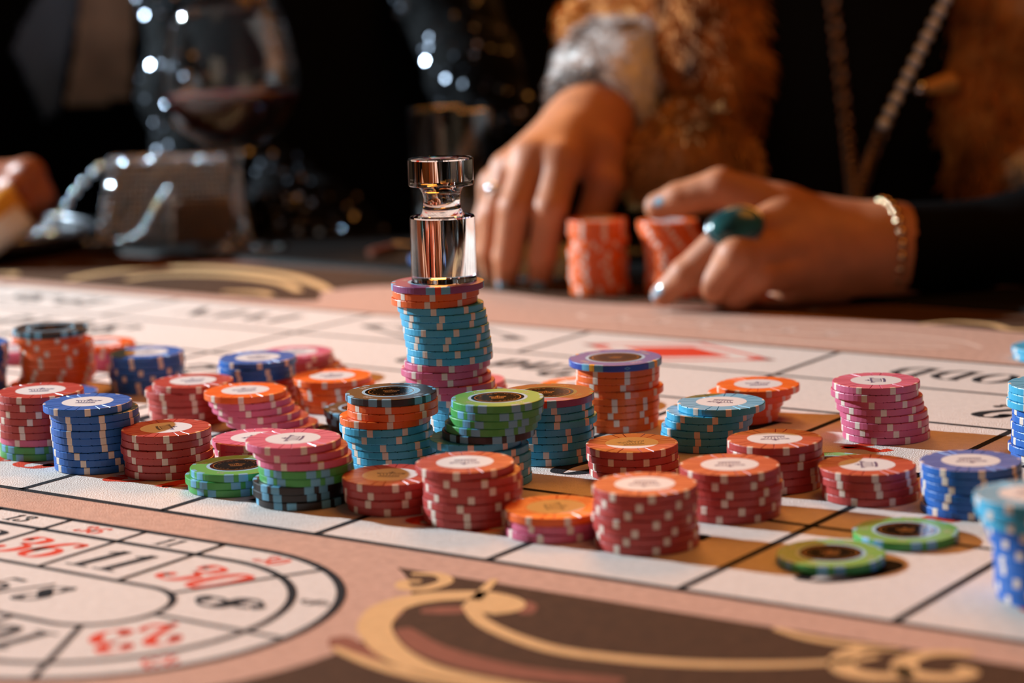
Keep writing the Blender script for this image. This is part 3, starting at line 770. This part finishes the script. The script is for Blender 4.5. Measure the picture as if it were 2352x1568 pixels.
def nail(tip, back, outw, parent, rad_=8., sc=1., m_='nail'):
    """rounded nail plate on the outward side of a fingertip"""
    tip, back, outw = Vector(tip), Vector(back), Vector(outw)
    y = (tip - back).normalized(); z = (outw - y * outw.dot(y)).normalized(); x = y.cross(z)
    b = MB(); nx, ny = 6, 6; L, Wd = 11 * sc, 9 * sc
    for lay in (0, -.8):
        for j in range(ny + 1):
            for i in range(nx + 1):
                s_, t = -1 + 2 * i / nx, j / ny
                ww = Wd / 2 * (1 - .35 * max(0, t - .6) ** 1.2 * 2)
                p = tip + y * (-L * .55 + L * t) + x * (s_ * ww) + z * (rad_ + .7 - 2.4 * s_ * s_ - 2.6 * t * t + lay); b.v.append(tuple(p))
    N1 = (nx + 1) * (ny + 1)
    for j in range(ny):
        for i in range(nx):
            q = (j * (nx + 1) + i, j * (nx + 1) + i + 1, (j + 1) * (nx + 1) + i + 1, (j + 1) * (nx + 1) + i); b.f.append(q); b.f.append(tuple(N1 + k for k in q[::-1]))
    return b.build('fingernail', M[m_], parent, True)
def fur(V, F, n, L, flow, wd=.9, seed=1):
    rg = np.random.default_rng(seed); V = np.asarray(V); F = np.asarray(F)
    a, b_, c = V[F[:, 0]], V[F[:, 1]], V[F[:, 2]]; nr = np.cross(b_ - a, c - a); ar = np.linalg.norm(nr, axis=1); nr = nr / np.maximum(ar, 1e-9)[:, None]
    k = rg.choice(len(F), n, p=ar / ar.sum()); r1, r2 = rg.random((2, n)); P = a[k] + (b_[k] - a[k]) * r1[:, None] + (c[k] - a[k]) * r2[:, None] * .9
    d = nr[k] * .55 + np.array(flow) + rg.normal(0, .25, (n, 3)); d /= np.linalg.norm(d, axis=1)[:, None]
    s_ = np.cross(d, rg.normal(0, 1, (n, 3))); s_ /= np.linalg.norm(s_, axis=1)[:, None]; ln_ = L * (.6 + .7 * rg.random(n))[:, None]
    mid = P + d * ln_ * .55 + s_ * 0; tip = P + d * ln_ + np.array(flow) * 2
    VV = np.stack([P - s_ * wd, P + s_ * wd, mid + s_ * wd * .7, tip, mid - s_ * wd * .7], 1).reshape(-1, 3)
    i0 = np.arange(n) * 5; FF = np.stack([i0, i0 + 1, i0 + 2, i0 + 3, i0 + 4], 1)
    return VV, FF
def sequins(V, F, n, r, seed=2, tilt=.45):
    rg = np.random.default_rng(seed); V = np.asarray(V); F = np.asarray(F)
    a, b_, c = V[F[:, 0]], V[F[:, 1]], V[F[:, 2]]; nr = np.cross(b_ - a, c - a); ar = np.linalg.norm(nr, axis=1); nr = nr / np.maximum(ar, 1e-9)[:, None]
    k = rg.choice(len(F), n, p=ar / ar.sum()); r1, r2 = rg.random((2, n)); P = a[k] + (b_[k] - a[k]) * r1[:, None] + (c[k] - a[k]) * r2[:, None]
    z = nr[k] + rg.normal(0, tilt, (n, 3)); z /= np.linalg.norm(z, axis=1)[:, None]; P = P + nr[k] * 1.6
    x = np.cross(z, rg.normal(0, 1, (n, 3))); x /= np.linalg.norm(x, axis=1)[:, None]; y = np.cross(z, x)
    A = np.arange(6) * PI / 3; VV = (P[:, None] + r * (np.cos(A)[None, :, None] * x[:, None] + np.sin(A)[None, :, None] * y[:, None])).reshape(-1, 3)
    FF = np.arange(n * 6).reshape(n, 6); return VV, FF

# ---- person with the fur coat (right)
wA = T(1352, 300, 1618)
palmA = [(wA, 25, T(1288, 372, 1545), 15), (wA, 25, T(1222, 365, 1552), 15), (wA + np.array([-6, 6, 2]), 23, T(1172, 392, 1572), 14), (wA + np.array([-10, 16, -2]), 21, T(1143, 425, 1598), 13), (wA, 25, T(1372, 350, 1585), 17)]
fA = [limb([(T(1290, 376, 1543), 13), (T(1264, 480, 1518), 11.5), (T(1247, 585, 1524), 9.8), (T(1240, 648, 1534), 8)]),
      limb([(T(1222, 368, 1550), 13), (T(1183, 478, 1526), 11.5), (T(1166, 590, 1532), 9.8), (T(1162, 648, 1543), 8)]),
      limb([(T(1172, 395, 1570), 12), (T(1138, 490, 1556), 10.5), (T(1126, 575, 1564), 9), (T(1132, 632, 1574), 7.6)]),
      limb([(T(1143, 428, 1596), 11), (T(1118, 510, 1594), 9.5), (T(1112, 575, 1600), 8.2), (T(1122, 625, 1606), 7)]),
      limb([(T(1376, 350, 1584), 17), (T(1388, 420, 1568), 13), (T(1362, 500, 1562), 11), (T(1335, 565, 1562), 8.5)])]
armA = [(wA, 25, T(1450, 180, 1690), 29)]
wB = T(2035, 582, 1446)
palmB = [(wB, 27, T(1800, 520, 1436), 17), (wB, 27, T(1815, 575, 1424), 16), (wB + np.array([0, 0, -4]), 26, T(1850, 622, 1424), 15), (wB + np.array([2, 2, -8]), 24, T(1890, 650, 1430), 14), (wB + np.array([0, 6, 4]), 24, T(1790, 490, 1452), 17)]
fB = [limb([(T(1800, 512, 1436), 14), (T(1672, 545, 1410), 11.8), (T(1575, 630, 1412), 10), (T(1524, 676, 1420), 8)]),
      limb([(T(1815, 572, 1422), 13.5), (T(1692, 588, 1394), 11.8), (T(1640, 655, 1404), 10), (T(1668, 686, 1428), 8.5)]),
      limb([(T(1850, 620, 1422), 13), (T(1745, 632, 1402), 11.2), (T(1694, 680, 1410), 9.4), (T(1722, 690, 1434), 8)]),
      limb([(T(1890, 648, 1428), 12), (T(1812, 668, 1420), 10), (T(1772, 690, 1428), 8.5)]),
      limb([(T(1800, 486, 1452), 17), (T(1655, 432, 1456), 12.8), (T(1560, 458, 1462), 10.8), (T(1512, 474, 1466), 9)])]
armB = [(wB, 27, T(2330, 590, 1470), 33)]
hA = hand_mesh(palmA, fA, armA); hB = hand_mesh(palmB, fB, armB)
sh = np.array([300., 1755., 430.])
TOR = [ellip, ]
def torso1(P, k=0.):
    d = ellip(P, (285, 1760, 60), (165 + k, 115 + k, 420 + k))
    d = smin(d, ellip(P, (285, 1765, 380), (190 + k, 100 + k, 110 + k)), 60)
    return d
elA, elB = T(1760, 120, 1790) + np.array([0, 0, -40.]), T(2700, 560, 1590)
elA = np.array([92., 1815., 150.]); elB = np.array([500., 1640., 60.])
armsC = limb([(T(1450, 180, 1690), 29), (elA, 40), (np.array([150., 1775., 400.]), 48)]) + limb([(T(2330, 590, 1470), 33), (elB, 40), (np.array([430., 1765., 400.]), 48)])
def body1(P):
    d = torso1(P)
    for p in armsC: d = smin(d, rcone(P, *p), 18)
    d = smin(d, rcone(P, (288, 1770, 440), 52, (288, 1760, 560), 50), 40)
    d = smin(d, ellip(P, (288, 1745, 655), (72, 92, 112)), 22)
    d = smin(d, ellip(P, (288, 1652, 640), (9, 14, 20)), 10)
    return d
cb = surf(body1, (60, 1420, -330), (640, 1900, 790), 9)
p1 = add_mesh('person', [hA, hB, cb], M['skin']); p1.location = (0, 0, TZ)
tag(p1, 'person in black dress and ginger fur coat holding orange chip stacks', 'person')
nail(T(1240, 650, 1533), T(1247, 585, 1524), Vector((-.15, -1, .1)), p1); nail(T(1162, 650, 1542), T(1166, 590, 1532), Vector((-.4, -1, .1)), p1)
nail(T(1522, 677, 1420), T(1575, 630, 1412), Vector((-.5, -1, .5)), p1); nail(T(1514, 473, 1466), T(1560, 458, 1462), Vector((.1, -1, .45)), p1, 9.4, 1.2)
nail(T(1668, 690, 1428), T(1640, 655, 1404), Vector((-.6, -.4, -.3)), p1); nail(T(1722, 692, 1434), T(1694, 680, 1410), Vector((-.6, -.4, -.3)), p1)
dv = surf(lambda P: np.maximum(torso1(P, 8.), P[:, 2] - 400), (90, 1620, -360), (490, 1900, 420), 8)
add_mesh('dress', [dv], M['dress'], p1)
slv = limb([(T(2052, 588, 1448), 34), (T(2340, 592, 1480), 40), (elB, 50), (np.array([430., 1765., 400.]), 60)])
def slB(P):
    d = None
    for p in slv: e = rcone(P, *p); d = e if d is None else smin(d, e, 15)
    cut = (P - T(2052, 588, 1448)) @ np.array([-1., .05, .0]); return above_table(P, np.maximum(d, cut))
lo, hi = bbox(slv, 4); sv = surf(slB, lo, hi, 5); add_mesh('dress_sleeve', [sv], M['sleeve'], p1)
# fur coat
def blob(prims, k=18, h=5, noise=0):
    lo, hi = bbox(prims, 6)
    def fn(P):
        d = None
        for p in prims: e = rcone(P, *p); d = e if d is None else smin(d, e, k)
        return d + 2.2 * np.sin(P[:, 0] * .16) * np.sin(P[:, 1] * .13) * np.sin(P[:, 2] * .15)
    return surf(fn, lo, hi, h)
def furpart(name, prims, mk_, n, L, flow, seed):
    vf = blob(prims); o = add_mesh(name, [vf], M[mk_], p1)
    st = fur(vf[0], vf[1], n, L, flow, 1.0, seed); f_ = add_mesh('fur_strands', [st], M[mk_], o); f_['kind'] = 'stuff'
    return o
furpart('fur_cuff', limb([(T(1392, 232, 1652), 34), (T(1432, 180, 1690), 38), (T(1452, 140, 1715), 34)]) + limb([(T(1345, 205, 1660), 18), (T(1380, 140, 1690), 22)]), 'white', 3600, 10, (-.35, -.3, -.5), 3)
furpart('fur_sleeve', limb([(T(1488, 84, 1738), 44), (T(1560, 0, 1780), 54), (np.array([120., 1810., 300.]), 62), (np.array([150., 1785., 420.]), 66)]) + limb([(T(1330, 48, 1750), 17), (T(1450, 30, 1750), 26)]), 'ginger', 7000, 12, (-.3, -.3, -.6), 4)
furpart('coat_front', limb([(T(1648, 250, 1648), 28), (T(1640, 150, 1660), 34), (T(1630, -30, 1690), 40), (np.array([185., 1735., 380.]), 44)]), 'ginger', 7000, 12, (.1, -.3, -.7), 5)
furpart('coat_hem', limb([(T(1500, 380, 1615), 22), (T(1590, 345, 1605), 28), (T(1655, 375, 1605), 24)]), 'sand', 4500, 12, (-.1, -.4, -.5), 6)
furpart('coat_front', limb([(T(2290, 470, 1640), 36), (T(2260, 250, 1650), 34), (T(2330, 0, 1670), 52), (np.array([430., 1720., 400.]), 58)]) + limb([(T(2360, 420, 1650), 46), (T(2380, 150, 1680), 50)]), 'ginger', 9000, 12, (-.1, -.3, -.7), 8)
furpart('coat_lining', limb([(T(2338, 470, 1612), 10), (T(2352, 380, 1606), 9)]), 'white', 1200, 9, (0, -.3, -.6), 9)
# jewellery
def band(name, label, cat, c, axis, R, r, mk_, n=40):
    o = empty(name, tuple(c)); tag(o, label, cat)
    q = Vector(axis).to_track_quat('Z', 'Y').to_matrix(); MB().torus((0, 0, 0), R, r, n, 8, q).build('band', M[mk_], o, True); return o, q
ax = T(1672, 545, 1410) - T(1800, 512, 1436)
tc_ = T(1690, 540, 1413)
o, q = band('statement_ring', 'large oval turquoise ring on the hand reaching in from right', 'ring', tc_, ax, 12.8, 2.2, 'silver')
stn = empty('stone_mount'); bpy.data.objects.remove(stn)
b = MB(); b.ico((0, 0, 0), 1, 3); sx = Vector(ax).normalized()
vv = []
nrm = Vector((-.10, -.86, .5)).normalized(); ex = (Vector((.86, -.1, .25)) - nrm * nrm.dot(Vector((.86, -.1, .25)))).normalized(); ey = nrm.cross(ex)
for p in b.v: vv.append(tuple(ex * p[0] * 17 + ey * p[1] * 13 + nrm * (p[2] * 6 + 15)))
b.v = vv; b.build('stone', M['turq'], o, True)
b = MB(); b.torus((0, 0, 0), 1, .1, 36, 6); vv = []
for p in b.v: vv.append(tuple(ex * p[0] * 17.2 + ey * p[1] * 13.2 + nrm * (p[2] * 16 + 13.6)))
b.v = vv; b.build('bezel', M['silver'], o, True)
bo = empty('bracelet', tuple(T(2012, 545, 1442))); tag(bo, 'gold beaded bracelet at the cuff of the black sleeve', 'bracelet')
axw = Vector(T(2330, 590, 1470) - wB).normalized(); e1 = axw.cross(Vector((0, 0, 1))).normalized(); e2 = e1.cross(axw); bcn = Vector(T(2022, 576, 1446)) - Vector(T(2012, 545, 1442))
for k in range(26):
    a = 2 * PI * k / 26; MB().ico(tuple(bcn + (e1 * math.cos(a) + e2 * math.sin(a)) * 32), 3.6, 2).build('bead', M['gold'], bo, True)
o, q = band('bangle', 'thin silver bangle on the wrist below the white fur cuff', 'bangle', T(1368, 262, 1640), T(1450, 180, 1690) - wA, 31, 2.2, 'silver')
o, q = band('finger_ring', 'small silver ring with clear stone on the downward-pointing hand', 'ring', T(1152, 450, 1563), T(1138, 490, 1556) - T(1172, 395, 1570), 12.3, 1.6, 'silver')
MB().ico(tuple(Vector((-5, -11, 6))), 4.2, 2).build('stone', M['rhine'], o, False)
nk = empty('necklace', tuple(T(1965, 470, 1600))); tag(nk, 'long silver chain necklace hanging over the black dress', 'necklace')
nb = Vector(T(1965, 470, 1600))
pA = catmull([tuple(T(1905, -60, 1625)), tuple(T(1925, 120, 1622)), tuple(T(1945, 300, 1612)), tuple(T(1958, 420, 1604)), tuple(T(1962, 485, 1600))], 7)
pB = catmull([tuple(T(1968, 470, 1600)), tuple(T(1985, 410, 1604)), tuple(T(2000, 365, 1608)), tuple(T(2035, 280, 1614))], 5)
pC = [T(2030 + 14.2 * k, 285 - 28.6 * k, 1612 + k) for k in range(13)]
lk = MB().torus((0, 0, 0), 4.2, 1.5, 12, 6).mesh('link', True); lk.materials.append(M['chain'])
for path in (pA, pB):
    for k, p in enumerate(path):
        o = bpy.data.objects.new('link', lk); COL.objects.link(o); o.parent = nk; o.location = (Vector(p) - nb) * .001; o.rotation_euler = (PI / 2 + .3, (k % 2) * 1.3, .2)
bd = MB().ico((0, 0, 0), 4.8, 2).mesh('crystal_bead'); bd.materials.append(M['crystal'])
for p in pC:
    o = bpy.data.objects.new('crystal_bead', bd); COL.objects.link(o); o.parent = nk; o.location = (Vector(p) - nb) * .001
br = empty('coat_clasp', tuple(T(2115, 205, 1612))); tag(br, 'small silver clasp with strap on the right fur lapel', 'clasp')
MB().ico((0, 0, 0), 5.5, 2).build('stud', M['silver'], br, True)
e_ = T(2188, 188, 1622) - T(2115, 205, 1612); MB().tube([tuple(e_ * .1), tuple(e_)], [4, 8], 10).build('strap', M['sand'], br)

# ---- person in black with sequinned sleeves (middle)
def torso2(P): return smin(ellip(P, (-165, 2080, 30), (150, 110, 420)), ellip(P, (-165, 2085, 400), (185, 95, 110)), 60)
a2 = limb([(np.array([-10., 2060., 400.]), 50), (T(1010, -30, 1985), 44), (T(1090, 170, 1940), 38), (T(1150, 300, 1910), 30)])
a3 = limb([(np.array([-330., 2080., 400.]), 48), (T(450, 60, 2060), 42), (T(425, 220, 2020), 38), (T(470, 360, 1990), 34), (T(640, 420, 1975), 32), (T(740, 500, 1935), 30), (T(850, 578, 1890), 24)])
def body2(P):
    d = torso2(P)
    for p in a2 + a3: d = smin(d, rcone(P, p[0], p[1] - 8, p[2], p[3] - 8), 16)
    d = smin(d, rcone(P, (-165, 2090, 440), 50, (-165, 2080, 560), 48), 40); d = smin(d, ellip(P, (-165, 2065, 655), (72, 90, 110)), 22)
    return d
v2 = surf(body2, (-460, 1780, -330), (130, 2240, 790), 9)
p2_ = add_mesh('person', [v2], M['skin']); p2_.location = (0, 0, TZ); tag(p2_, 'person in black with sparkling sequin sleeves behind the tower', 'person')
d2 = surf(lambda P: np.maximum(torso2(P) - 8, P[:, 2] - 420), (-390, 1940, -360), (60, 2220, 440), 9); add_mesh('black_top', [d2], M['blackcloth'], p2_)
for ch_, n, sd, fl3 in ((a2, 1300, 21, 0), (a3, 2000, 22, 0)):
    vf = blob(ch_, 14, 6); o = add_mesh('sequin_sleeve', [vf], M['blackcloth'], p2_); sq = sequins(vf[0], vf[1], n, 2.1, sd); s2 = add_mesh('sequins', [sq], M['sequin'], o, False); s2['kind'] = 'stuff'
lap = [(T(640, 470, 1905), 30, T(660, 590, 1895), 34), (T(700, 560, 1885), 26, T(800, 595, 1872), 24)]
vf = blob(lap, 14, 6); o = add_mesh('sequin_drape', [vf], M['blackcloth'], p2_); s2 = add_mesh('sequins', [sequins(vf[0], vf[1], 800, 2.1, 23)], M['sequin'], o, False); s2['kind'] = 'stuff'

# ---- person in dark suit (left)
XC, YC, AX, BY = -420., 2330., 215., 130.
def torso3(P, k=0.): return smin(ellip(P, (XC, YC, 20), (AX + k, BY + k, 430 + k)), ellip(P, (XC, YC, 400), (230 + k, 110 + k, 110 + k)), 60)
hw = T(-110, 470, 1800)
palm3 = [(hw, 26, T(0, 425, 1790), 17), (hw, 26, T(10, 455, 1785), 16), (hw, 25, T(5, 490, 1790), 15)]
f3 = [limb([(T(5, 418, 1792), 15), (T(66, 400, 1778), 13), (T(92, 452, 1774), 11.5), (T(72, 498, 1780), 10)]), limb([(T(10, 452, 1785), 14), (T(40, 430, 1768), 12), (T(58, 470, 1766), 10.5), (T(40, 500, 1774), 9)]),
      limb([(T(5, 488, 1790), 13), (T(30, 480, 1770), 11), (T(38, 510, 1772), 9)]), limb([(hw, 20), (T(-20, 500, 1770), 13), (T(10, 525, 1760), 10)])]
arm3 = [(hw, 26, T(-330, 470, 1850), 32)]
h3 = hand_mesh(palm3, f3, arm3, 2.0)
arms3 = limb([(T(-330, 470, 1850), 32), (np.array([-700., 2150., 40.]), 42), (np.array([-600., 2320., 400.]), 52)])
def body3(P):
    d = torso3(P)
    for p in arms3: d = smin(d, rcone(P, *p), 18)
    d = smin(d, rcone(P, (XC, YC, 440), 58, (XC, YC, 560), 56), 40); d = smin(d, ellip(P, (XC, YC - 20, 665), (76, 96, 116)), 22)
    return d
v3 = surf(body3, (-790, 1800, -330), (-170, 2480, 800), 10)
p3 = add_mesh('person', [h3, v3], M['skin2']); p3.location = (0, 0, TZ); tag(p3, 'person in dark suit with satin lapel at the left edge', 'person')
j3 = surf(lambda P: np.maximum(torso3(P, 9.), P[:, 2] - 430), (-670, 2160, -380), (-160, 2490, 450), 9); add_mesh('suit_jacket', [j3], M['suit'], p3)
s3 = limb([(T(-190, 470, 1812), 38), (T(-330, 470, 1850), 42), (np.array([-700., 2150., 40.]), 54), (np.array([-600., 2320., 400.]), 66)])
add_mesh('suit_sleeve', [blob(s3, 14, 7)], M['suit'], p3)
def panel(pts, name, mk_, off):
    """cloth panel lying on the front of the jacket"""
    P = [T(x, y, YC - BY) for x, y in pts]; xs = [p[0] for p in P]; zs = [p[2] for p in P]; n = 24; b = MB(); keep = {}
    def inside(x, z):
        c_ = False; j = len(P) - 1
        for i in range(len(P)):
            if (P[i][2] > z) != (P[j][2] > z) and x < (P[j][0] - P[i][0]) * (z - P[i][2]) / (P[j][2] - P[i][2]) + P[i][0]: c_ = not c_
            j = i
        return c_
    dx, dz = (max(xs) - min(xs)) / n, (max(zs) - min(zs)) / n
    def yy(x, z): 
        q = 1 - ((x - XC) / (AX + 9)) ** 2 - ((z - 20) / 440) ** 2; return YC - (BY + 9) * math.sqrt(max(q, .05)) - off
    for j in range(n):
        for i in range(n):
            x, z = min(xs) + (i + .5) * dx, min(zs) + (j + .5) * dz
            if inside(x, z):
                q = []
                for a, c_ in ((0, 0), (1, 0), (1, 1), (0, 1)):
                    kk = (i + a, j + c_)
                    if kk not in keep:
                        X_, Z_ = min(xs) + kk[0] * dx, min(zs) + kk[1] * dz; keep[kk] = len(b.v); b.v.append((X_, yy(X_, Z_), Z_))
                    q.append(keep[kk])
                b.f.append(tuple(q))
    o = b.build(name, M[mk_], p3, True); s_ = o.modifiers.new('thick', 'SOLIDIFY'); s_.thickness = .004; return o
panel([(190, -40), (308, -40), (302, 222), (230, 240), (155, 240), (175, 120)], 'shirt_front', 'shirt', 3)
panel([(50, 60), (110, -40), (190, -40), (160, 120), (140, 250), (108, 275), (60, 170), (28, 110)], 'lapel', 'lapel', 6)
rl = empty('paper_roll', tuple(T(-20, 552, 1735))); tag(rl, 'white and amber paper roll held at the left edge', 'paper roll')
d0 = Vector(T(62, 488, 1740) - T(-20, 552, 1735))
MB().tube([tuple(d0 * -.6), tuple(d0 * .95)], 12, 16).build('white_wrap', M['paper'], rl, True)
up = Vector(T(-20, 500, 1741) - T(-20, 552, 1735)); MB().tube([tuple(up + d0 * -.6), tuple(up + d0 * .75)], 13, 16).build('amber_wrap', M['amber'], rl, True)
